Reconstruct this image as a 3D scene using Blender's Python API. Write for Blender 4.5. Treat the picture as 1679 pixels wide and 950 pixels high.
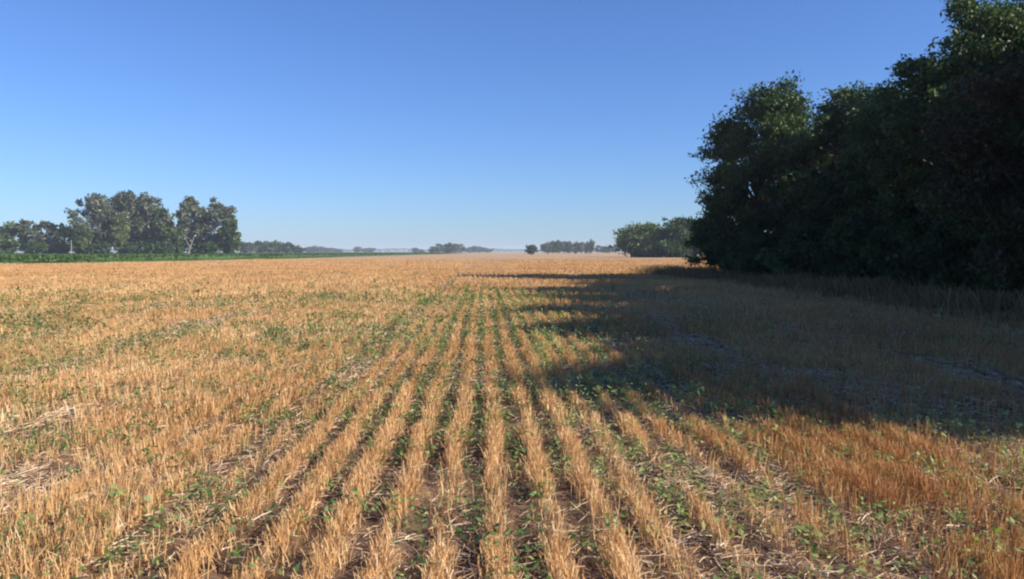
import bpy, math
import numpy as np
from mathutils import Vector
R = math.radians
scene = bpy.context.scene
for o in list(bpy.data.objects): bpy.data.objects.remove(o)
COL = scene.collection

# ------------------------------------------------------------------ camera
F = 1318.0                                   # focal length in photo pixels (1679 wide)
CAMH = 1.6
cam = bpy.data.cameras.new('camera'); camo = bpy.data.objects.new('camera', cam); COL.objects.link(camo)
cam.sensor_width = 36.0; cam.lens = 36.0*F/1679.0
cam.clip_start = 0.05; cam.clip_end = 20000
camo.location = (0, 0, CAMH)
camo.rotation_euler = (R(90)-math.atan(62/F), 0, 0)
scene.camera = camo
scene.render.resolution_x = 1024; scene.render.resolution_y = 579
scene.render.engine = 'CYCLES'
scene.cycles.filter_width = 2.2
scene.cycles.volume_bounces = 0

# ------------------------------------------------------------------ sky and sun
SUN_EL = R(30.5); SUN_AZ = R(108)              # azimuth clockwise from +Y
w = bpy.data.worlds.new('World'); scene.world = w; w.use_nodes = True
nt = w.node_tree
bg = nt.nodes['Background']
sky = nt.nodes.new('ShaderNodeTexSky'); sky.sky_type = 'NISHITA'; sky.sun_disc = False
sky.sun_elevation = SUN_EL; sky.sun_rotation = SUN_AZ
sky.altitude = 0; sky.air_density = 1.0; sky.dust_density = 0.25; sky.ozone_density = 3.0
wb = nt.nodes.new('ShaderNodeMix'); wb.data_type = 'RGBA'; wb.blend_type = 'MULTIPLY'; wb.inputs[0].default_value = 1
wb.inputs[7].default_value = (0.45, 0.64, 1.0, 1)       # clean dry air: a deeper blue than the model's default
nt.links.new(sky.outputs[0], wb.inputs[6]); nt.links.new(wb.outputs[2], bg.inputs[0]); bg.inputs[1].default_value = 0.092
sd = Vector((math.sin(SUN_AZ)*math.cos(SUN_EL), math.cos(SUN_AZ)*math.cos(SUN_EL), math.sin(SUN_EL)))
sl = bpy.data.lights.new('sun', 'SUN'); sl.energy = 5.0; sl.angle = R(0.53); sl.color = (1.0, 0.91, 0.79)
so = bpy.data.objects.new('sun', sl); COL.objects.link(so)
so.rotation_euler = sd.to_track_quat('Z', 'Y').to_euler()
scene.view_settings.view_transform = 'Standard'; scene.view_settings.look = 'None'
scene.view_settings.exposure = 0.78; scene.view_settings.gamma = 1
scene.view_settings.use_curve_mapping = False

# ------------------------------------------------------------------ helpers
rng = np.random.default_rng(7)
ROWA = R(2.0); RS, RC = math.sin(ROWA), math.cos(ROWA)
def uv_rows(x, y): return x*RC + y*RS, -x*RS + y*RC       # across, along the rows
def xy_rows(u, v): return u*RC - v*RS, u*RS + v*RC

def px(p, d): return (p-839.5)/F*d            # photo column at a depth -> world x

_perm = np.random.default_rng(3).random((256, 256))
def vnoise(x, y, s):
    x = np.asarray(x)/s; y = np.asarray(y)/s
    xi = np.floor(x).astype(int); yi = np.floor(y).astype(int)
    fx = x-xi; fy = y-yi; fx = fx*fx*(3-2*fx); fy = fy*fy*(3-2*fy)
    g = lambda a, b: _perm[a % 256, b % 256]
    return (g(xi, yi)*(1-fx)+g(xi+1, yi)*fx)*(1-fy) + (g(xi, yi+1)*(1-fx)+g(xi+1, yi+1)*fx)*fy
def fnoise(x, y, s):
    return (vnoise(x, y, s)*0.55 + vnoise(x+31, y+77, s*0.45)*0.3 + vnoise(x+91, y+17, s*0.2)*0.15)
def sstep(a, b, x):
    t = np.clip((x-a)/(b-a), 0, 1); return t*t*(3-2*t)

def props(o, label=None, cat=None, group=None, kind=None):
    if label: o['label'] = label
    if cat: o['category'] = cat
    if group: o['group'] = group
    if kind: o['kind'] = kind
    return o

def mesh_obj(name, V, Fq, mat, parent=None, tone=None, smooth=False, loc=None):
    """V (n,3) vertices, Fq (m,k) faces of k corners; tone: per vertex float attribute"""
    me = bpy.data.meshes.new(name)
    V = np.asarray(V, dtype=np.float32); Fq = np.asarray(Fq, dtype=np.int32)
    m, k = Fq.shape
    me.vertices.add(len(V)); me.vertices.foreach_set('co', V.ravel())
    me.loops.add(m*k); me.loops.foreach_set('vertex_index', Fq.ravel())
    me.polygons.add(m)
    me.polygons.foreach_set('loop_start', np.arange(0, m*k, k, dtype=np.int32))
    me.polygons.foreach_set('loop_total', np.full(m, k, dtype=np.int32))
    if smooth: me.polygons.foreach_set('use_smooth', np.ones(m, dtype=bool))
    me.update(calc_edges=True); me.validate()
    if tone is not None:
        a = me.attributes.new('tone', 'FLOAT', 'POINT'); a.data.foreach_set('value', np.asarray(tone, dtype=np.float32))
    me.materials.append(mat)
    o = bpy.data.objects.new(name, me); COL.objects.link(o)
    if parent: o.parent = parent
    if loc is not None: o.location = loc
    return o

def empty(name, loc):
    o = bpy.data.objects.new(name, None); COL.objects.link(o); o.location = loc; o.empty_display_size = 0.3
    return o

def copy_tree(o, loc, rz=0, sc=(1, 1, 1)):
    def rec(s, parent):
        c = s.copy(); COL.objects.link(c); c.parent = parent
        for ch in [x for x in bpy.data.objects if x.parent == s]: rec(ch, c)
        return c
    c = rec(o, None); c.location = loc; c.rotation_euler = (0, 0, rz); c.scale = sc
    return c

# ------------------------------------------------------------------ materials
def tone_mat(name, stops, rough=0.8, trans=0.0, tcol=(1, 1, 1), spec=0.3, noise=0.0, nscale=3.0):
    """base colour = real colour variation of leaves / straws, chosen by the tone of each blade"""
    m = bpy.data.materials.new(name); m.use_nodes = True; t = m.node_tree
    b = t.nodes['Principled BSDF']; out = t.nodes['Material Output']
    at = t.nodes.new('ShaderNodeAttribute'); at.attribute_name = 'tone'
    cr = t.nodes.new('ShaderNodeValToRGB')
    e = cr.color_ramp.elements
    while len(e) < len(stops): e.new(0.5)
    for i, (p, c) in enumerate(stops): e[i].position = p; e[i].color = (*c, 1)
    fac = at.outputs['Fac']
    if noise:
        tc = t.nodes.new('ShaderNodeTexCoord'); nz = t.nodes.new('ShaderNodeTexNoise'); nz.inputs['Scale'].default_value = nscale
        t.links.new(tc.outputs['Object'], nz.inputs['Vector'])
        ma = t.nodes.new('ShaderNodeMath'); ma.operation = 'MULTIPLY_ADD'
        s = t.nodes.new('ShaderNodeMath'); s.operation = 'SUBTRACT'; s.inputs[1].default_value = 0.5
        t.links.new(nz.outputs['Fac'], s.inputs[0]); t.links.new(s.outputs[0], ma.inputs[0])
        ma.inputs[1].default_value = noise; t.links.new(fac, ma.inputs[2]); fac = ma.outputs[0]
    t.links.new(fac, cr.inputs[0]); t.links.new(cr.outputs[0], b.inputs['Base Color'])
    b.inputs['Roughness'].default_value = rough
    b.inputs['Specular IOR Level'].default_value = spec
    if trans:
        tr = t.nodes.new('ShaderNodeBsdfTranslucent'); mx = t.nodes.new('ShaderNodeMixShader'); mx.inputs[0].default_value = trans
        mu = t.nodes.new('ShaderNodeMix'); mu.data_type = 'RGBA'; mu.blend_type = 'MULTIPLY'; mu.inputs[0].default_value = 1
        t.links.new(cr.outputs[0], mu.inputs[6]); mu.inputs[7].default_value = (*tcol, 1)
        t.links.new(mu.outputs[2], tr.inputs[0])
        t.links.new(b.outputs[0], mx.inputs[1]); t.links.new(tr.outputs[0], mx.inputs[2]); t.links.new(mx.outputs[0], out.inputs[0])
    return m

M = {}
M['straw'] = tone_mat('straw', [(0, (0.33, 0.155, 0.06)), (0.35, (0.58, 0.34, 0.14)), (0.7, (0.73, 0.49, 0.24)), (1, (0.86, 0.70, 0.46))], 0.6, 0.3, (1, .85, .6), 0.35)
M['litter'] = tone_mat('dry_litter', [(0, (0.17, 0.085, 0.05)), (0.5, (0.54, 0.37, 0.22)), (1, (0.82, 0.68, 0.50))], 0.8, 0.15, (1, .9, .7), 0.3)
M['weed'] = tone_mat('weed_leaf', [(0, (0.045, 0.10, 0.022)), (0.5, (0.13, 0.21, 0.055)), (1, (0.33, 0.37, 0.13))], 0.5, 0.3, (1.3, 1.5, .6), 0.4)
M['drygrass'] = tone_mat('dry_grass', [(0, (0.12, 0.08, 0.035)), (0.5, (0.24, 0.17, 0.08)), (1, (0.38, 0.28, 0.15))], 0.8, 0.2, (1, .9, .6), 0.2)
M['leaf_dark'] = tone_mat('leaf_dark', [(0, (0.016, 0.036, 0.012)), (0.5, (0.036, 0.07, 0.02)), (1, (0.085, 0.125, 0.038))], 0.55, 0.22, (1.5, 1.7, .7), 0.3)
M['leaf_mid'] = tone_mat('leaf_mid', [(0, (0.03, 0.055, 0.018)), (0.5, (0.06, 0.10, 0.03)), (1, (0.13, 0.17, 0.055))], 0.55, 0.22, (1.3, 1.5, .7), 0.35)
M['leaf_rust'] = tone_mat('leaf_rust', [(0, (0.024, 0.026, 0.012)), (0.5, (0.045, 0.042, 0.018)), (1, (0.09, 0.075, 0.032))], 0.6, 0.2, (1.5, 1.2, .6), 0.3)
M['leaf_grey'] = tone_mat('leaf_grey', [(0, (0.035, 0.048, 0.028)), (0.5, (0.09, 0.11, 0.06)), (1, (0.24, 0.25, 0.17))], 0.5, 0.15, (1.1, 1.2, .8), 0.45)
M['leaf_lime'] = tone_mat('leaf_lime', [(0, (0.07, 0.10, 0.03)), (0.5, (0.13, 0.17, 0.055)), (1, (0.22, 0.26, 0.10))], 0.5, 0.2, (1.1, 1.2, .8), 0.4)
M['crop'] = tone_mat('crop_leaf', [(0, (0.025, 0.06, 0.014)), (0.5, (0.05, 0.10, 0.025)), (1, (0.09, 0.15, 0.045))], 0.55, 0.2, (1.2, 1.4, .6), 0.3)

def bark_mat(name, c1, c2):
    m = bpy.data.materials.new(name); m.use_nodes = True; t = m.node_tree; b = t.nodes['Principled BSDF']
    tc = t.nodes.new('ShaderNodeTexCoord'); mp = t.nodes.new('ShaderNodeMapping'); mp.inputs['Scale'].default_value = (6, 6, 1.2)
    nz = t.nodes.new('ShaderNodeTexNoise'); nz.inputs['Scale'].default_value = 2; nz.inputs['Detail'].default_value = 6
    cr = t.nodes.new('ShaderNodeValToRGB'); cr.color_ramp.elements[0].position = .35; cr.color_ramp.elements[1].position = .7
    cr.color_ramp.elements[0].color = (*c1, 1); cr.color_ramp.elements[1].color = (*c2, 1)
    bp = t.nodes.new('ShaderNodeBump'); bp.inputs['Strength'].default_value = .6; bp.inputs['Distance'].default_value = .03
    L = t.links.new
    L(tc.outputs['Object'], mp.inputs[0]); L(mp.outputs[0], nz.inputs[0]); L(nz.outputs['Fac'], cr.inputs[0]); L(cr.outputs[0], b.inputs['Base Color'])
    L(nz.outputs['Fac'], bp.inputs['Height']); L(bp.outputs[0], b.inputs['Normal']); b.inputs['Roughness'].default_value = .9
    return m
M['bark'] = bark_mat('bark_brown', (0.05, 0.035, 0.025), (0.14, 0.10, 0.07))
M['bark_pale'] = bark_mat('bark_pale', (0.12, 0.10, 0.085), (0.30, 0.27, 0.24))

# ------------------------------------------------------------------ ground
def axis(segs):
    out = []
    for a, b, s in segs: out.append(np.arange(a, b, s))
    return np.concatenate(out + [[segs[-1][1]]])
def gheight(x, y):
    u, v = uv_rows(x, y)
    near = 1 - sstep(18, 45, np.hypot(x, y))
    return near*(0.016*np.cos((u-0.08)/0.30*2*math.pi) + 0.05*(fnoise(x, y, 0.35)-0.5)) + 0.10*(vnoise(x, y, 9)-0.5)*sstep(6, 14, np.hypot(x, y))*(1-sstep(150, 300, np.hypot(x, y)))

xs = axis([(-6000, -1000, 500), (-1000, -100, 60), (-100, -20, 4), (-20, -7, .3), (-7, 7, .05), (7, 20, .25), (20, 100, 4), (100, 1000, 60), (1000, 6000, 500)])
ys = axis([(-200, -4, 14), (-4, 2, .4), (2, 9, .05), (9, 20, .12), (20, 45, .5), (45, 150, 4), (150, 1000, 50), (1000, 6000, 500)])
X, Y = np.meshgrid(xs, ys); Z = gheight(X, Y)
V = np.stack([X.ravel(), Y.ravel(), Z.ravel()], 1)
nx, ny = len(xs), len(ys)
i = (np.arange(ny-1)[:, None]*nx + np.arange(nx-1)[None]).ravel()
Fq = np.stack([i, i+1, i+nx+1, i+nx], 1)

gm = bpy.data.materials.new('field_soil'); gm.use_nodes = True; t = gm.node_tree; b = t.nodes['Principled BSDF']; L = t.links.new
tc = t.nodes.new('ShaderNodeTexCoord')
def noise(scale, detail=5, rough=.6, vec=None):
    n = t.nodes.new('ShaderNodeTexNoise'); n.inputs['Scale'].default_value = scale; n.inputs['Detail'].default_value = detail; n.inputs['Roughness'].default_value = rough
    L(vec or tc.outputs['Object'], n.inputs['Vector']); return n
def ramp(src, stops):
    c = t.nodes.new('ShaderNodeValToRGB'); e = c.color_ramp.elements
    while len(e) < len(stops): e.new(.5)
    for k, (p, col) in enumerate(stops): e[k].position = p; e[k].color = (*col, 1)
    L(src, c.inputs[0]); return c
def mixc(f, a, bb):
    m = t.nodes.new('ShaderNodeMix'); m.data_type = 'RGBA'
    if isinstance(f, float): m.inputs[0].default_value = f
    else: L(f, m.inputs[0])
    L(a, m.inputs[6]); L(bb, m.inputs[7]); return m.outputs[2]
n1 = noise(22, 8, .7); n2 = noise(1.3, 5); n3 = noise(90, 4)
soil = ramp(n1.outputs['Fac'], [(.3, (.045, .026, .018)), (.55, (.10, .058, .04)), (.8, (.20, .125, .085))])
chaff = ramp(n3.outputs['Fac'], [(.35, (.20, .11, .06)), (.6, (.42, .26, .15))])
cm = ramp(n2.outputs['Fac'], [(.42, (0, 0, 0)), (.62, (.7, .7, .7))])
near = mixc(cm.outputs[0], soil.outputs[0], chaff.outputs[0])
# farther out the cut straw stands so dense that no soil is seen: the sheet itself is straw coloured there
mp = t.nodes.new('ShaderNodeMapping'); mp.inputs['Scale'].default_value = (.02, .16, 1); L(tc.outputs['Object'], mp.inputs[0])
n4 = noise(1.0, 6, .65, mp.outputs[0]); n5 = noise(6, 6, .7)
far1 = ramp(n4.outputs['Fac'], [(.3, (.31, .195, .105)), (.5, (.39, .26, .145)), (.72, (.46, .325, .18))])
far2 = ramp(n5.outputs['Fac'], [(.3, (.25, .155, .085)), (.6, (.52, .36, .21))])
far = mixc(.3, far1.outputs[0], far2.outputs[0])
vl = t.nodes.new('ShaderNodeVectorMath'); vl.operation = 'LENGTH'; L(tc.outputs['Object'], vl.inputs[0])
mr = t.nodes.new('ShaderNodeMapRange'); mr.inputs[1].default_value = 14; mr.inputs[2].default_value = 60; L(vl.outputs['Value'], mr.inputs[0])
col = mixc(mr.outputs[0], near, far)
L(col, b.inputs['Base Color']); b.inputs['Roughness'].default_value = .95; b.inputs['Specular IOR Level'].default_value = .15
bp = t.nodes.new('ShaderNodeBump'); bp.inputs['Strength'].default_value = .9; bp.inputs['Distance'].default_value = .03
L(n1.outputs['Fac'], bp.inputs['Height']); L(bp.outputs[0], b.inputs['Normal'])
props(mesh_obj('ground', V, Fq, gm, smooth=True), kind='structure')

# ------------------------------------------------------------------ stubble, litter, weeds
def ribbons(P, D, Ln, W, bend, tone, rg):
    """flat 2-segment blades: P base, D unit direction, Ln length, W width, bend (n,3) tip offset"""
    n = len(P)
    S = np.cross(D, rg.normal(size=(n, 3))); S /= np.linalg.norm(S, axis=1)[:, None]+1e-9
    S = S*(W*0.5)[:, None]
    m = P + D*(Ln*.55)[:, None] + bend*.25
    tp = P + D*Ln[:, None] + bend
    V = np.empty((n, 6, 3)); V[:, 0] = P-S; V[:, 1] = P+S; V[:, 2] = m+S; V[:, 3] = m-S; V[:, 4] = tp+S*.6; V[:, 5] = tp-S*.6
    k = np.arange(n)[:, None]*6
    Fq = np.concatenate([k+np.array([0, 1, 2, 3]), k+np.array([3, 2, 4, 5])])
    return V.reshape(-1, 3), Fq, np.repeat(tone, 6)
def kites(C, A, B, tone):
    """leaf-shaped faces: centre C, half-length vector A, half-width vector B"""
    n = len(C); V = np.empty((n, 4, 3)); V[:, 0] = C-A; V[:, 1] = C+B-A*.15; V[:, 2] = C+A; V[:, 3] = C-B-A*.15
    return V.reshape(-1, 3), (np.arange(n)[:, None]*4+np.arange(4)), np.repeat(tone, 4)
def unit(n, rg):
    v = rg.normal(size=(n, 3)); return v/np.linalg.norm(v, axis=1)[:, None]

ROW = 0.30; PH = 0.08
def stubble_density(x, y):
    u, v = uv_rows(x, y)
    d = np.ones_like(u)
    for c, wd in ((-1.78, .20), (2.12, .16), (-5.9, .22), (6.2, .2)):                      # wheel tracks
        d *= 1-.92*np.exp(-((u-c+.12*(vnoise(v, u*0, 2.3)-.5))/wd)**2)
    d *= 1-.85*np.exp(-((u-1.55)/.42)**2)*sstep(7.0, 5.2, v)     # flattened patch right of centre
    d *= 1-.6*np.exp(-((u+1.75)/.3)**2-((v-4.7)/.8)**2)
    side = sstep(1.2, 3.0, np.abs(u+.1))
    n = fnoise(u*1.0+60, v*.22, 0.85)                              # bands that follow the drilled rows
    d *= 1-.86*sstep(.78, .95, u+.15*(vnoise(v, v*0+4, 1.2)-.5))*sstep(2.35, 2.05, u)*sstep(9.5, 7.8, v)*sstep(.66, .46, fnoise(x+80, y+8, .6))
    n2 = fnoise(x+50, y, .9)
    d *= (1-side) + side*(.25+.75*sstep(.34, .50, n))
    d *= .2+.8*sstep(.32, .46, n2)
    d *= 1-.6*sstep(2.0, 3.0, np.abs(u))*sstep(14, 10, v)*sstep(.52, .64, fnoise(x+8, y+180, .55))
    return d
def weed_density(x, y):
    u, v = uv_rows(x, y)
    n = .5*fnoise(x+200, y+40, 2.2)+.5*fnoise(u*1.0+260, v*.22, .85)
    w = sstep(.52, .70, n)*.9
    w += .55*np.exp(-((u+.1)/1.1)**2)*sstep(.35, .6, fnoise(x+9, y+3, .7))
    w += .9*sstep(-1.8, -2.5, u)*sstep(7, 9, v)*sstep(22, 13, v)*sstep(.42, .6, n)
    w += .9*np.exp(-((u-1.5)/1.0)**2-((v-8.0)/2.2)**2)*sstep(.3, .5, fnoise(x+5, y, .6))
    w += 1.1*sstep(.6, 1.1, u)*sstep(10, 7, v)*sstep(.44, .56, fnoise(x+7, y+5, .5))
    w += .8*sstep(1.8, 2.6, u)*sstep(10, 7, v)*sstep(.46, .6, fnoise(x+17, y+55, .7))
    w += .9*sstep(-2.2, -3, u)*sstep(5, 7, v)*sstep(16, 11, v)*sstep(.5, .6, fnoise(x*.6+27, y+15, .9))
    w += 1.0*np.exp(-((u+1.75)/.35)**2-((v-4.7)/.9)**2)
    w += .5*np.exp(-((u+1.78)/.3)**2)
    w = .08+w*(.35+.65*sstep(.38, .6, fnoise(x+60, y+80, .33)))
    w += .5*sstep(7, 11, v)*sstep(38, 24, v)*sstep(.42, .56, fnoise(u*1.0+160, v*.25, .8))
    w += .5*sstep(5, 8, v)*sstep(.5, .62, fnoise(x+35, y+5, .6))
    w *= 1-.8*sstep(26, 46, v)
    w *= 1-.75*sstep(1.5, 4, u)*sstep(7, 9.5, v)
    return np.clip(w, 0, 1)

def band_points(v0, v1, dens, rg, margin=1.5, rows=True, spread=.036):
    """random points in the seen wedge between two distances, along the drilled rows"""
    area_w = 0.70*v1+margin
    n = int(dens*(v1-v0)*2*area_w)
    v = rg.uniform(v0, v1, n); u = rg.uniform(-area_w, area_w, n)
    k = np.abs(u) < 0.70*v+margin
    u, v = u[k], v[k]
    if rows:
        u = np.round((u-PH)/ROW)*ROW+PH + .09*(vnoise(v, np.round(u/ROW)*7.3, 1.1)-.5) + rg.normal(0, 1, len(u))*spread*(1+.5*sstep(12, 30, v)+1.3*sstep(1.9, 3.2, np.abs(u+.1)))*(.6+.8*vnoise(v+3, np.round(u/ROW)*5.1, .5))
    x, y = xy_rows(u, v)
    # tree belt on the right keeps the field out
    k = x < 12.5 + 0*y
    k |= (y > 62)
    return x[k], y[k]

SV, SF, ST = [], [], []; off = 0
def push(store, V, Fq, T):
    o = sum(len(a) for a in store[0]); store[0].append(V); store[1].append(Fq+o); store[2].append(T)
straw = ([], [], []); litter = ([], [], []); weeds = ([], [], [])
# near -> far: fewer but wider blades
for v0, v1, dens, wd, hs in ((1.9, 7, 2100, .0044, 1), (7, 13, 1150, .006, 1), (13, 24, 480, .0095, 1.05), (24, 45, 130, .018, 1.05), (45, 90, 60, .026, .95), (90, 170, 14, .04, .85)):
    x, y = band_points(v0, v1, dens, rng)
    k = rng.random(len(x)) < stubble_density(x, y); x, y = x[k], y[k]
    n = len(x)
    patch = fnoise(x+11, y+6, 1.3)
    u0_, _ = uv_rows(x, y)
    h = (.055+.10*patch+rng.uniform(0, .04, n)+.035*sstep(1.2, 2.4, np.abs(u0_)))*hs
    tilt = fnoise(x+70, y+30, .5)-.5
    D = np.stack([rng.normal(0, .13, n)+tilt*.5, rng.normal(-.02, .13, n), np.ones(n)], 1)
    loose = rng.random(n) < .12
    D[loose, :2] += rng.normal(0, .6, (loose.sum(), 2))
    D /= np.linalg.norm(D, axis=1)[:, None]
    P = np.stack([x, y, gheight(x, y)-.01], 1)
    bend = np.stack([rng.normal(0, .018, n), rng.normal(0, .018, n), np.zeros(n)], 1)
    u_, v_ = uv_rows(x, y)
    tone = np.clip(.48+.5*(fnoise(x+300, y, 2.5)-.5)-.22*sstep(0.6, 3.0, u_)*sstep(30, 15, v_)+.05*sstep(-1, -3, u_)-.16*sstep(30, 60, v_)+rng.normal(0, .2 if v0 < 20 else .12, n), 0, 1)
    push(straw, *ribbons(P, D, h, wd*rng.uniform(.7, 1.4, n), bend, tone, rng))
# loose straw and chaff lying on the soil
for v0, v1, dens, wd, ln in ((1.9, 7, 2100, .0042, .10), (7, 13, 950, .006, .12), (13, 26, 260, .011, .18)):
    x, y = band_points(v0, v1, dens, rng, rows=False)
    u_, v_ = uv_rows(x, y)
    dn = .4+.6*sstep(.42, .62, fnoise(x+120, y+9, 1.1))
    dn = np.maximum(dn, 1.0*np.exp(-((u_-1.45)/.65)**2-((v_-4.8)/1.8)**2))
    dn *= 1-.6*sstep(-1.5, -1.2, u_)*sstep(.85, .7, u_)*sstep(12, 9, v_)
    k = rng.random(len(x)) < dn; x, y = x[k], y[k]; n = len(x)
    a = rng.normal(math.pi/2+ROWA, 1.0, n)
    D = np.stack([np.cos(a), np.sin(a), rng.normal(.12, .14, n)], 1); D /= np.linalg.norm(D, axis=1)[:, None]
    P = np.stack([x, y, gheight(x, y)+rng.uniform(.005, .045, n)], 1)
    bend = np.stack([rng.normal(0, .02, n), rng.normal(0, .02, n), rng.normal(-.01, .01, n)], 1)
    push(litter, *ribbons(P, D, ln*rng.uniform(.3, 1.3, n), wd*rng.uniform(.6, 1.5, n), bend, np.clip(rng.normal(.55, .25, n), 0, 1), rng))
# broad-leaved weeds and volunteer seedlings between the rows
for v0, v1, dens, nl, ls in ((1.9, 8, 170, 12, .0135), (8, 15, 130, 10, .016), (15, 28, 75, 8, .022), (28, 60, 22, 6, .035)):
    x, y = band_points(v0, v1, dens, rng, rows=False)
    u_, v_ = uv_rows(x, y)
    ro = np.abs(((u_-PH)/ROW) - np.round((u_-PH)/ROW))       # 0 on a row, .5 between rows
    k = rng.random(len(x)) < weed_density(x, y)*(.25+1.5*ro); x, y = x[k], y[k]; n = len(x)
    size = rng.uniform(.5, 1.5, n)**1.3; big = rng.random(n) < .05; size[big] *= 1.35
    ptone = np.clip(.42+.9*(fnoise(x+44, y+66, .8)-.5)+rng.normal(0, .15, n)+.32*(uv_rows(x, y)[0] > .6), 0, 1)
    size = np.minimum(size*(.6+.9*fnoise(x+144, y+6, .6)), 1.55)
    rep = np.repeat(np.arange(n), nl); m = len(rep)
    a = rng.uniform(0, 2*math.pi, m); rad = rng.uniform(.1, 1, m)*.062*size[rep]*(ls/.02)**.5
    hz = rng.uniform(.15, 1, m)*(.10 if v0 < 8 else .15)*size[rep]
    C = np.stack([x[rep]+np.cos(a)*rad, y[rep]+np.sin(a)*rad, gheight(x, y)[rep]+.02+hz], 1)
    s = ls*size[rep]*rng.uniform(.6, 1.3, m)
    A = np.stack([np.cos(a), np.sin(a), rng.normal(0, .45, m)], 1)*s[:, None]
    N = np.stack([rng.normal(0, .4, m), rng.normal(0, .4, m), np.ones(m)], 1)
    B = np.cross(A, N); B = B/np.linalg.norm(B, axis=1)[:, None]*(s*.55)[:, None]
    push(weeds, *kites(C, A, B, np.clip(ptone[rep]+rng.normal(0, .15, m), 0, 1)))
cat = lambda s: (np.concatenate(s[0]), np.concatenate(s[1]), np.concatenate(s[2]))
V, Fq, T = cat(straw); props(mesh_obj('stubble', V, Fq, M['straw'], tone=T), 'tan cut wheat stubble standing in drilled rows across the field', 'stubble', kind='stuff')
V, Fq, T = cat(litter); props(mesh_obj('straw_litter', V, Fq, M['litter'], tone=T), 'pale loose straw and chaff lying on the soil between stubble rows', 'straw', kind='stuff')
V, Fq, T = cat(weeds); props(mesh_obj('weeds', V, Fq, M['weed'], tone=T), 'low green broad-leaved weeds growing between the stubble rows', 'weeds', kind='stuff')

# ------------------------------------------------------------------ green crop field on the left
def crop_edge(y):      # x of the crop's edge nearest the stubble
    return -66.0 + (y-100)*0.062
cx, cy, ct = [], [], []
xs = np.concatenate([np.arange(0, 40, .6), np.arange(40, 700, 12)]); ys2 = np.concatenate([np.arange(96, 170, 1.2), np.arange(170, 1300, 8)])
# edge of the crop runs from the left of the frame nearly straight away; field lies left and beyond
def crop_outline():
    # near edge points (world): photo (0,433) ... (300,429) ... (520,424) ... (700,418)
    pts = [(-300, 106), (px(0, 106), 106), (px(150, 114), 114), (px(300, 133), 133), (px(450, 175), 175), (px(560, 240), 240), (px(640, 330), 330), (px(712, 500), 500)]
    return np.array(pts)
OUT = crop_outline()
H = .85
def near_y(x): return np.interp(x, OUT[:, 0], OUT[:, 1])
gx = np.concatenate([np.arange(-300, -110, 5), np.arange(-110, OUT[-1, 0]+.01, .8)])
prof_t = np.concatenate([[0, .0, .12, .4], np.linspace(1, 8, 10), np.linspace(12, 60, 12), np.geomspace(80, 900, 14)])
GX, GT = np.meshgrid(gx, prof_t)
GY = near_y(GX)+GT
rc = np.random.default_rng(5)
zt = np.where(GT < .05, 0, H*sstep(-.2, .8, GT))
GZ = zt + (rc.random(GX.shape)-.5)*.16*(GT > .1); GZ[0] = -.05; GZ[1] = .3
GY = GY + rc.normal(0, .12, GX.shape)*(GT < 3)
# keep the far edge inside 1000 m
GY = np.minimum(GY, 1000+GT*.01)
V = np.stack([GX.ravel(), GY.ravel(), GZ.ravel()], 1); nx, ny = len(gx), len(prof_t)
i = (np.arange(ny-1)[:, None]*nx + np.arange(nx-1)[None]).ravel()
Fq = np.stack([i, i+1, i+nx+1, i+nx], 1)
n = 42000
x = rc.uniform(-130, OUT[-1, 0], n); tt = rc.exponential(14, n); y = near_y(x)+tt
C = np.stack([x, y-.15, H*rc.uniform(.15, 1.15, n)*np.where(tt < 1, 1, 1)], 1); C[:, 2] = np.where(tt > 1.5, H*rc.uniform(.85, 1.2, n), C[:, 2])
s = rc.uniform(.10, .22, n)*(1+y/250)
A = unit(n, rc); B = np.cross(A, unit(n, rc)); B /= np.linalg.norm(B, axis=1)[:, None]
V2, F2, T2 = kites(C, A*s[:, None], B*(s*.5)[:, None], rc.random(n))
T1 = rc.random(len(V))
props(mesh_obj('green_crop', np.concatenate([V, V2]), np.concatenate([Fq, F2+len(V)]), M['crop'], tone=np.concatenate([T1, T2])),
      'dark green low crop growing in the field beyond the stubble at left', 'crop', kind='stuff')

# ------------------------------------------------------------------ trees
def tube(pts, rads, sides=6):
    pts = np.asarray(pts, float); n = len(pts)
    V = []
    for k in range(n):
        d = pts[min(k+1, n-1)]-pts[max(k-1, 0)]; d = d/(np.linalg.norm(d)+1e-9)
        a = np.cross(d, [0.31, .95, .05]); a /= np.linalg.norm(a)+1e-9; b2 = np.cross(d, a)
        for j in range(sides):
            an = 2*math.pi*j/sides; V.append(pts[k]+(a*math.cos(an)+b2*math.sin(an))*rads[k])
    Fq = []
    for k in range(n-1):
        for j in range(sides):
            Fq.append([k*sides+j, k*sides+(j+1) % sides, (k+1)*sides+(j+1) % sides, (k+1)*sides+j])
    return np.array(V), np.array(Fq)

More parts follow.
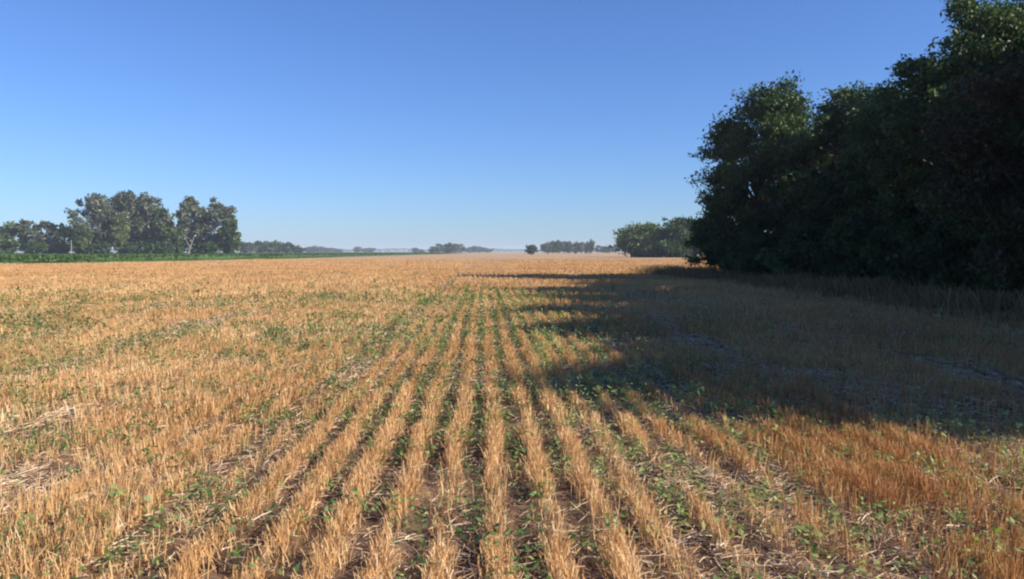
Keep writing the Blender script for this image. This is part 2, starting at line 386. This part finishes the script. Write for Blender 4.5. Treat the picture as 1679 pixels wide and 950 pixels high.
def make_tree(name, label, cat, loc, h, r, base=.15, clumps=60, leaves=300, leaf=.14, cr=.2, seed=0, mat='leaf_dark', bark='bark',
              trunk=None, ry=None, top=.75, lean=(0, 0), stems=1, group=None, flat=.7, limbs=True, hang=0.0, lop=None, asp=.5, tone0=.5):
    """tree (or bush) > trunk, crown. Base at loc, crown an uneven gathering of leaf clumps on limbs"""
    rg = np.random.default_rng(seed); ry = ry or r; trunk = trunk or h*.022
    root = empty(name, loc); props(root, label, cat, group)
    zc0, zc1 = h*base, h
    # clump centres: shell-biased in a lopsided ellipsoid
    d = unit(clumps, rg); rr = rg.uniform(.45, 1, clumps)**.6
    cxy = np.stack([d[:, 0]*r*rr, d[:, 1]*ry*rr], 1)*(1-cr*.7)
    t_ = (d[:, 2]*rr+1)/2                                   # 0 bottom .. 1 top
    zz = zc0+(zc1-zc0)*(t_*(1-.10)+.02)
    taper = np.interp(t_, [0, .25, .6, 1], [.85, 1.05, 1.0, top])
    cxy *= taper[:, None]
    # big lobes make the outline uneven
    ph = rg.uniform(0, 6.28, 4)
    ang = np.arctan2(d[:, 1], d[:, 0]); lob = 1+.18*np.sin(2*ang+ph[0]+3*t_)+.14*np.sin(5*t_+ph[1]+ang)
    cxy *= lob[:, None]
    zz += h*.03*np.sin(3*ang+ph[2])
    zz = np.clip(zz, zc0*.5+h*.02, h*(1-cr*.12))
    cxy += np.array(lean)[None]*((zz/h)**1.5)[:, None]
    CC = np.concatenate([cxy, zz[:, None]], 1)
    # trunk(s) and limbs
    TV, TF = [], []; o = 0
    spines = []
    for s_ in range(stems):
        a = rg.uniform(0, 6.28); sp = .0 if stems == 1 else r*.35
        m = 7; zs = np.linspace(-.1, h*.78, m); w_ = np.cumsum(rg.normal(0, h*.012, (m, 2)), 0); w_[0] = 0
        off_ = np.array([math.cos(a), math.sin(a)])*sp
        P = np.concatenate([w_+off_*(zs/h)[:, None]*1.6+(off_*.3 if stems > 1 else 0)+np.array(lean)*((np.maximum(zs, 0)/h)**1.5)[:, None], zs[:, None]], 1)
        rad = trunk*np.interp(np.linspace(0, 1, m), [0, .08, 1], [1.25, 1, .22])
        spines.append(P); v_, f_ = tube(P, rad, 8); TV.append(v_); TF.append(f_+o); o += len(v_)
    if limbs:
        for c in CC:
            P = spines[rg.integers(len(spines))]
            z0 = np.clip(c[2]-np.linalg.norm(c[:2])*rg.uniform(.5, 1.0)-.05*h, h*base*.7, h*.72)
            s0 = np.array([np.interp(z0, P[:, 2], P[:, 0]), np.interp(z0, P[:, 2], P[:, 1]), z0])
            mid = (s0+c)/2+np.array([0, 0, -.04*h])+rg.normal(0, .02*h, 3)
            v_, f_ = tube([s0, mid, c], [trunk*.30, trunk*.17, trunk*.05], 4); TV.append(v_); TF.append(f_+o); o += len(v_)
    mesh_obj('trunk', np.concatenate(TV), np.concatenate(TF), M[bark], root, smooth=True)
    # leaves
    cs = cr*(r+ry)/2*rg.uniform(.55, 1.35, clumps)
    nl = (leaves*(cs/cs.mean())**1.6).astype(int)+5
    rep = np.repeat(np.arange(clumps), nl); m = len(rep)
    dd = unit(m, rg)*(rg.random(m)**.45)[:, None]; dd[:, 2] *= flat
    # twiggy sprays poking out of each clump
    spray = rg.random(m) < .22; dd[spray] *= rg.uniform(1.0, 1.55, spray.sum())[:, None]
    q = rg.integers(0, 12, m); key = (rep*12+q); jit = np.random.default_rng(seed+9).normal(0, .55, (clumps*12, 3)); jit[:, 2] *= flat
    P = CC[rep] + (dd*.50+jit[key]*.62)*cs[rep][:, None]
    if hang: P[:, 2] -= hang*rg.random(m)*cs[rep]
    P[:, 2] = np.maximum(P[:, 2], .05+.1*rg.random(m))
    A = unit(m, rg); A[:, 2] -= .25+hang*.8; A /= np.linalg.norm(A, axis=1)[:, None]
    B = np.cross(A, unit(m, rg)); B /= np.linalg.norm(B, axis=1)[:, None]+1e-9
    s = leaf*rg.uniform(.55, 1.35, m)
    ct_ = rg.normal(0, .16, clumps)
    tone = np.clip(tone0+ct_[rep]+rg.normal(0, .17, m), 0, 1)
    V, Fq, T = kites(P, A*s[:, None], B*(s*asp)[:, None], tone)
    mesh_obj('crown', V, Fq, M[mat], root, tone=T)
    return root

# --- tree belt along the right edge of the field
G = 'trees of the belt along the right edge of the field'
def T(p, d, h, r, label, seed, **k):
    kw = dict(base=.05, clumps=95, leaves=300, leaf=.12, cr=.26, mat='leaf_dark'); kw.update(k)
    return make_tree('broadleaf_tree', label, 'tree', (px(p, d), d, 0), h, r, seed=seed, group=G, **kw)
T(1258, 47, 12.3, 4.2, 'tall open-crowned green tree at the far left end of the dark tree belt', 11, top=.9, lean=(.2, 0), clumps=200, cr=.24, leaves=340, leaf=.11, base=.0)
T(1380, 41, 10.7, 3.7, 'rounded green tree just right of the tall tree ending the belt', 12, leaf=.105, leaves=380)
T(1478, 36, 10.3, 3.3, 'narrow tree with a bright tip in the middle of the dark belt', 13, top=.5, leaf=.10, leaves=400)
T(1625, 28, 11.5, 4.2, 'tallest looking tree with lit feathery top at the upper right corner', 14, top=.62, leaf=.085, leaves=560, clumps=110, cr=.22, tone0=.6)
T(1555, 33, 9.6, 3.3, 'dense dark tree in the dip left of the upper right corner tree', 15, leaf=.095, leaves=460)
T(1745, 22, 8.3, 3.2, 'brownish drooping tree nearest the camera at the right picture edge', 16, mat='leaf_rust', hang=.4, base=.02, leaf=.075, leaves=620)
# the belt goes on out of the frame beside the camera; its shade falls across the stubble
GO = 'belt trees outside the right picture edge'
for k, (x, y, h, r_, sd_) in enumerate([(17.6, 21.0, 11.6, 3.8, 19), (15.8, 16.4, 10.2, 3.9, 20), (15.4, 11.2, 9.9, 3.9, 21), (16.0, 7.9, 9.7, 3.7, 23), (15.4, 5.9, 10.0, 3.7, 22)]):
    make_tree('broadleaf_tree', 'belt tree beside the camera beyond the right picture edge, shading the stubble', 'tree', (x, y, 0), h, r_, .0, 120, 260, .17, .28, sd_, group=GO)
back = make_tree('broadleaf_tree', 'dark tree hidden behind the front row of the belt', 'tree', (20.5, 50, 0), 10.2, 4.2, .0, 100, 240, .18, .30, 31, group='second row of the belt')
for k, (x, y, sz, a_) in enumerate([(21.2, 43, .92, 1), (20.8, 36.5, .93, 2), (21, 30, 1.1, 3), (20.2, 23.5, 1.15, 4), (20.8, 17, 1.05, 5), (20.4, 10, .95, 6), (20.6, 3, .95, 2), (24, 55, .9, .5), (26, 46, .9, 2.5), (26, 38, .95, 3.5), (26, 30, .95, 5.5), (25, 21, .95, 1.5)]):
    copy_tree(back, (x, y, 0), a_, (1, 1, sz))

# undergrowth along the foot of the belt
for k, (p, d, h, r, lab) in enumerate([
        (1200, 47.5, 3.2, 1.9, 'low dark bush at the left foot of the belt end tree'),
        (1170, 51, 6.2, 1.9, 'tall dark shrub sticking out furthest left from the belt foot'),
        (1240, 43, 3.0, 1.9, 'dark bush under the tall tree ending the belt'),
        (1320, 38.5, 3.2, 1.9, 'dark bush under the rounded green belt tree'),
        (1400, 34.5, 3.0, 1.8, 'dark bush below the narrow belt tree'),
        (1490, 31, 3.3, 1.9, 'dark bush in front of the dense dark belt tree'),
        (1575, 27, 3.0, 1.7, 'dark bush in front of the upper right corner tree'),
        (1670, 23.5, 3.2, 1.8, 'dark bush at the right picture edge before the brownish tree')]):
    make_tree('bush', lab, 'bush', (px(p, d), d, 0), h, r, .0, 34, 230, .10, .34, 50+k, group='bushes along the foot of the tree belt', trunk=.05, stems=3)
hb = make_tree('bush', 'dark bush deep in the belt between the front and second tree rows', 'bush', (18.5, 46, 0), 3.2, 2.3, .0, 34, 200, .13, .36, 64, group='bushes inside the belt', trunk=.05, stems=3)
for k, (x, y) in enumerate([(18, 42), (18.3, 38.5), (18, 35), (18.4, 31.5), (18, 28), (18.3, 24.5), (23, 45), (23, 40), (23, 34.5), (23.2, 49), (18.6, 50)]): copy_tree(hb, (x, y, 0), k*1.3, (1.1, 1.1, 1+.05*(k % 3)))
make_tree('bush', 'tiny dark bush alone in sunlit stubble left of the belt foot', 'bush', (px(1134, 108), 108, 0), 1.1, .8, 0, 14, 60, .12, .4, 70, trunk=.03)
# two trees farther along the belt, beyond the sunlit gap
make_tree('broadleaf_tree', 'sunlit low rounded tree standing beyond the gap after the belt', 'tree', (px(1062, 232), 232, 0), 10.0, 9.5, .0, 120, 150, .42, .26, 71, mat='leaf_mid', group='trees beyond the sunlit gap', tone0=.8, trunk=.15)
make_tree('broadleaf_tree', 'dark rounded tree between the sunlit low tree and the belt', 'tree', (px(1122, 228), 228, 0), 11.0, 8.5, .0, 110, 140, .45, .26, 72, group='trees beyond the sunlit gap')
make_tree('bush', 'low bush filling the foot between the sunlit low tree and the dark rounded tree', 'bush', (px(1096, 222), 222, 0), 4.5, 6.5, .0, 50, 110, .4, .34, 74, group='bushes beyond the sunlit gap', trunk=.1, stems=3)
make_tree('broadleaf_tree', 'dark tree mostly hidden behind the end of the belt', 'tree', (px(1180, 224), 224, 0), 11.5, 8.0, .0, 70, 110, .45, .24, 73, group='trees beyond the sunlit gap')

# --- tall trees beyond the green crop at left (about 300 m)
E = 'tall trees beyond the green crop at left'
def ET(p, topy, wpx, label, seed, d=300, **k):
    h = (413-topy)/F*d+1.6; r = wpx/F*d/2
    kw = dict(base=.03, clumps=80, leaves=110, leaf=.60, cr=.26, mat='leaf_grey', bark='bark_pale', trunk=.42, top=.7, flat=.9); kw.update(k)
    return make_tree('eucalyptus_tree', label, 'tree', (px(p, d), d, 0), h, r, seed=seed, group=E, **kw)
ET(158, 309, 76, 'tall grey-green tree at the left side of the highest clump', 81, 300, lean=(-1, 0), top=.55)
ET(208, 305, 76, 'tall thin-leaved tree with pale stems at the top of the highest clump', 82, 306)
ET(243, 310, 72, 'grey-green tree with pale stems right of the tallest in its clump', 83, 312)
ET(264, 336, 46, 'shorter tree at the right end of the highest clump', 84, 298, mat='leaf_mid')
ET(198, 345, 26, 'slim yellow-green tree in front of the highest clump', 85, 290, mat='leaf_lime', base=.02)
ET(318, 319, 58, 'upright tree at the left of the second clump beside the sky gap', 86, 302, top=.75)
ET(354, 322, 72, 'broad grey-green tree in the middle of the second clump', 87, 305)
ET(378, 352, 38, 'low rounded tree at the right end of the second clump', 88, 296, mat='leaf_mid', base=.0)
ET(286, 372, 40, 'low dark tree filling the dip between the two tall clumps', 89, 294, mat='leaf_mid', base=.0)
ET(138, 372, 44, 'low bushy tree left of the foot of the highest clump', 90, 292, mat='leaf_mid', base=.0)
for k, (p, ty, wd, m, lab) in enumerate([
    (-18, 362, 60, 'leaf_dark', 'low dark tree cut by the left picture edge'), (18, 364, 52, 'leaf_mid', 'low green tree second from the left picture edge'),
    (48, 352, 44, 'leaf_grey', 'highest of the low trees near the left picture edge'), (80, 358, 46, 'leaf_grey', 'low grey-green tree left of the white post'),
    (106, 364, 36, 'leaf_mid', 'low tree right behind the white post'), (8, 385, 46, 'leaf_mid', 'short bushy tree in front of the low trees at the left edge')]):
    make_tree('broadleaf_tree', lab, 'tree', (px(p, 310-k*3), 310-k*3, 0), (413-ty)/F*305+1.6, wd/F*305/2*1.15, .02, 40, 75, .6, .28, 100+k, mat=m, group='low trees at the left picture edge', trunk=.3)
# understorey bushes beneath the tall trees
for k, (p, lab) in enumerate([(165, 'dark bush under the left tree of the highest clump'), (228, 'dark bush under the middle of the highest clump'), (262, 'dark bush under the right end of the highest clump'), (338, 'dark bush under the middle of the second clump'), (60, 'dark bush beneath the low trees at left')]):
    make_tree('bush', lab, 'bush', (px(p, 288), 288, 0), 5.2, 5.5, 0, 24, 55, .5, .36, 120+k, mat='leaf_dark', group='bushes under the left trees', trunk=.1, stems=3)
# pale leaning bare trunk at the foot of the second clump, and the white post
root = empty('dead_tree', (px(314, 282), 282, 0)); props(root, 'pale leaning bare trunk standing at the foot of the second tall clump', 'dead tree')
v_, f_ = tube([(-1.2, 0, -.2), (-.6, 0, 2.5), (.4, .2, 5.2), (1.3, .2, 7.6)], [.36, .30, .2, .08], 8); mesh_obj('trunk', v_, f_, M['bark_pale'], root, smooth=True)
v_, f_ = tube([(-.4, 0, 3.0), (-1.5, .1, 5.0), (-1.9, .1, 6.6)], [.24, .17, .06], 6); mesh_obj('branch', v_, f_, M['bark_pale'], root, smooth=True)
pm = bpy.data.materials.new('white_paint'); pm.use_nodes = True; pm.node_tree.nodes['Principled BSDF'].inputs['Base Color'].default_value = (.4, .4, .37, 1)
pm.node_tree.nodes['Principled BSDF'].inputs['Roughness'].default_value = .6
root = empty('utility_post', (px(118, 255), 255, 0)); props(root, 'thin white post standing in the crop before the low left trees', 'post')
v_, f_ = tube([(0, 0, -.2), (0, 0, 5.0)], [.09, .07], 10); mesh_obj('pole', v_, f_, pm, root, smooth=True)
v_, f_ = tube([(0, 0, 5.0), (0, 0, 5.12), (0, 0, 5.18)], [.13, .13, .02], 10); mesh_obj('cap', v_, f_, pm, root)

# --- far trees, copies of a few kinds
def far_kind(seed, mat, base, top):
    return make_tree('distant_tree', 'x', 'tree', (0, 0, 0), 10, 5.5, base, 34, 34, .75, .30, seed, mat=mat, trunk=.25, top=top, limbs=False)
kinds = [far_kind(140, 'leaf_mid', .03, .8), far_kind(141, 'leaf_grey', .1, .7), far_kind(142, 'leaf_dark', .02, .85)]
rf = np.random.default_rng(77); used = set()
def far(p, topy, wpx, d, label, group=None, kind=None):
    k = int(rf.integers(3)) if kind is None else kind
    h = (413-topy)/F*d+CAMH; wd = wpx/F*d
    loc = (px(p, d), d, 0); sc = (wd/11, wd/11, h/10)
    if k not in used:
        o = kinds[k]; used.add(k); o.location = loc; o.scale = sc; o.rotation_euler = (0, 0, rf.uniform(0, 6.28))
    else: o = copy_tree(kinds[k], loc, rf.uniform(0, 6.28), sc)
    if 'group' in o: del o['group']
    props(o, label, 'tree', group); return o
ORD = ['first', 'second', 'third', 'fourth', 'fifth', 'sixth', 'seventh', 'eighth']
def row(p0, p1, n, tops, d, label, group, wk=2.1):
    for k in range(n):
        lab_ = label.replace('*', ('leftmost' if k == 0 else 'rightmost' if k == n-1 else ORD[k]+' from the left'))
        p = p0+(p1-p0)*(k+.5)/n+rf.uniform(-2, 2)
        far(p, np.interp(k, np.linspace(0, n-1, len(tops)), tops)+rf.uniform(-1.5, 1.5), (p1-p0)/n*wk, d*(1+rf.uniform(-.03, .03)), lab_, group)
row(392, 492, 8, [396, 394, 392, 396, 402], 620, 'dark hazy tree, * in the low row right of the tall clumps', 'low row of trees right of the tall clumps')
row(500, 560, 6, [405, 404, 408], 1300, 'faint far tree, * in the short row past the low row', 'faint far row at left of centre')
row(584, 612, 3, [405, 406], 1300, 'faint far tree, * in the small clump left of centre', 'small far clump left of centre')
row(680, 694, 2, [407, 408], 1200, 'faint far tree, * of the pair left of the bluish clump', 'far pair of trees')
row(706, 760, 6, [402, 398, 399, 400], 850, 'bluish far tree, * in the dense clump just left of centre', 'bluish clump left of centre')
row(764, 806, 4, [404, 405, 406], 1300, 'pale far tree, * in the low clump at the centre horizon', 'pale clump at the centre horizon')
far(872, 401, 25, 400, 'single dark round tree alone at the centre of the horizon', kind=2)
row(890, 968, 8, [397, 395, 394, 394], 680, 'dark far tree, * in the grove right of the lone round tree', 'grove right of the lone tree')
far(969, 390, 13, 660, 'taller far tree rising above the right end of the grove', kind=0)
row(978, 1012, 4, [402, 403], 900, 'low far tree, * in the row between grove and sunlit tree', 'low row right of the grove')
# far-off woods that read as one mass
def wood(d, x0, x1, h, seed, label, n=7000):
    rg = np.random.default_rng(seed)
    x = rg.uniform(x0, x1, n); y = d+rg.uniform(-30, 30, n); top_ = h*(.35+.9*fnoise(x, np.zeros(n)+seed, 60))
    z = top_*rg.random(n)**.6
    s = rg.uniform(1.0, 2.2, n); A = unit(n, rg); B = np.cross(A, unit(n, rg)); B /= np.linalg.norm(B, axis=1)[:, None]
    V, Fq, T_ = kites(np.stack([x, y, z+.5], 1), A*s[:, None], B*(s*.6)[:, None], rg.random(n))
    props(mesh_obj('distant_woodland', V, Fq, M['leaf_mid'], tone=T_), label, 'woodland', kind='stuff')
wood(2400, -1700, 1200, 11, 3, 'faint blue line of far-off woodland along the whole horizon', 22000)

# tall dry grass between the belt and the field
rg = np.random.default_rng(91); n = 26000
y = rg.uniform(9, 62, n); xb = 12.3-(y-24)*.03; x = xb+rg.normal(0, .9, n)
k = fnoise(x, y, 1.6) > .40; x, y = x[k], y[k]; n = len(x)
D = np.stack([rg.normal(-.1, .25, n), rg.normal(0, .2, n), np.ones(n)], 1); D /= np.linalg.norm(D, axis=1)[:, None]
h = rg.uniform(.3, .75, n)*(.6+.8*fnoise(x+4, y, 2.5))
V, Fq, T_ = ribbons(np.stack([x, y, np.full(n, -.05)], 1), D, h, rg.uniform(.01, .028, n), np.stack([rg.normal(-.05, .1, n), rg.normal(0, .1, n), np.zeros(n)], 1), rg.random(n), rg)
props(mesh_obj('dry_grass', V, Fq, M['drygrass'], tone=T_), 'tall dry grass growing along the foot of the tree belt', 'grass', kind='stuff')

# ------------------------------------------------------------------ haze
hz = bpy.data.materials.new('haze_air'); hz.use_nodes = True; t = hz.node_tree
for n_ in list(t.nodes):
    if n_.type == 'BSDF_PRINCIPLED': t.nodes.remove(n_)
pv = t.nodes.new('ShaderNodeVolumePrincipled'); pv.inputs['Color'].default_value = (.78, .88, 1, 1); pv.inputs['Density'].default_value = .00027
pv.inputs['Anisotropy'].default_value = 0.0
t.links.new(pv.outputs[0], t.nodes['Material Output'].inputs['Volume'])
x0, x1, y0, y1, z0, z1 = -6050, 6050, -260, 6050, -1.4, 34
V = np.array([(a, b_, c) for a in (x0, x1) for b_ in (y0, y1) for c in (z0, z1)])
Fq = np.array([[0, 1, 3, 2], [4, 6, 7, 5], [0, 4, 5, 1], [2, 3, 7, 6], [0, 2, 6, 4], [1, 5, 7, 3]])
props(mesh_obj('haze', V, Fq, hz), 'pale bluish haze hanging in the air over the far field', 'haze', kind='stuff')
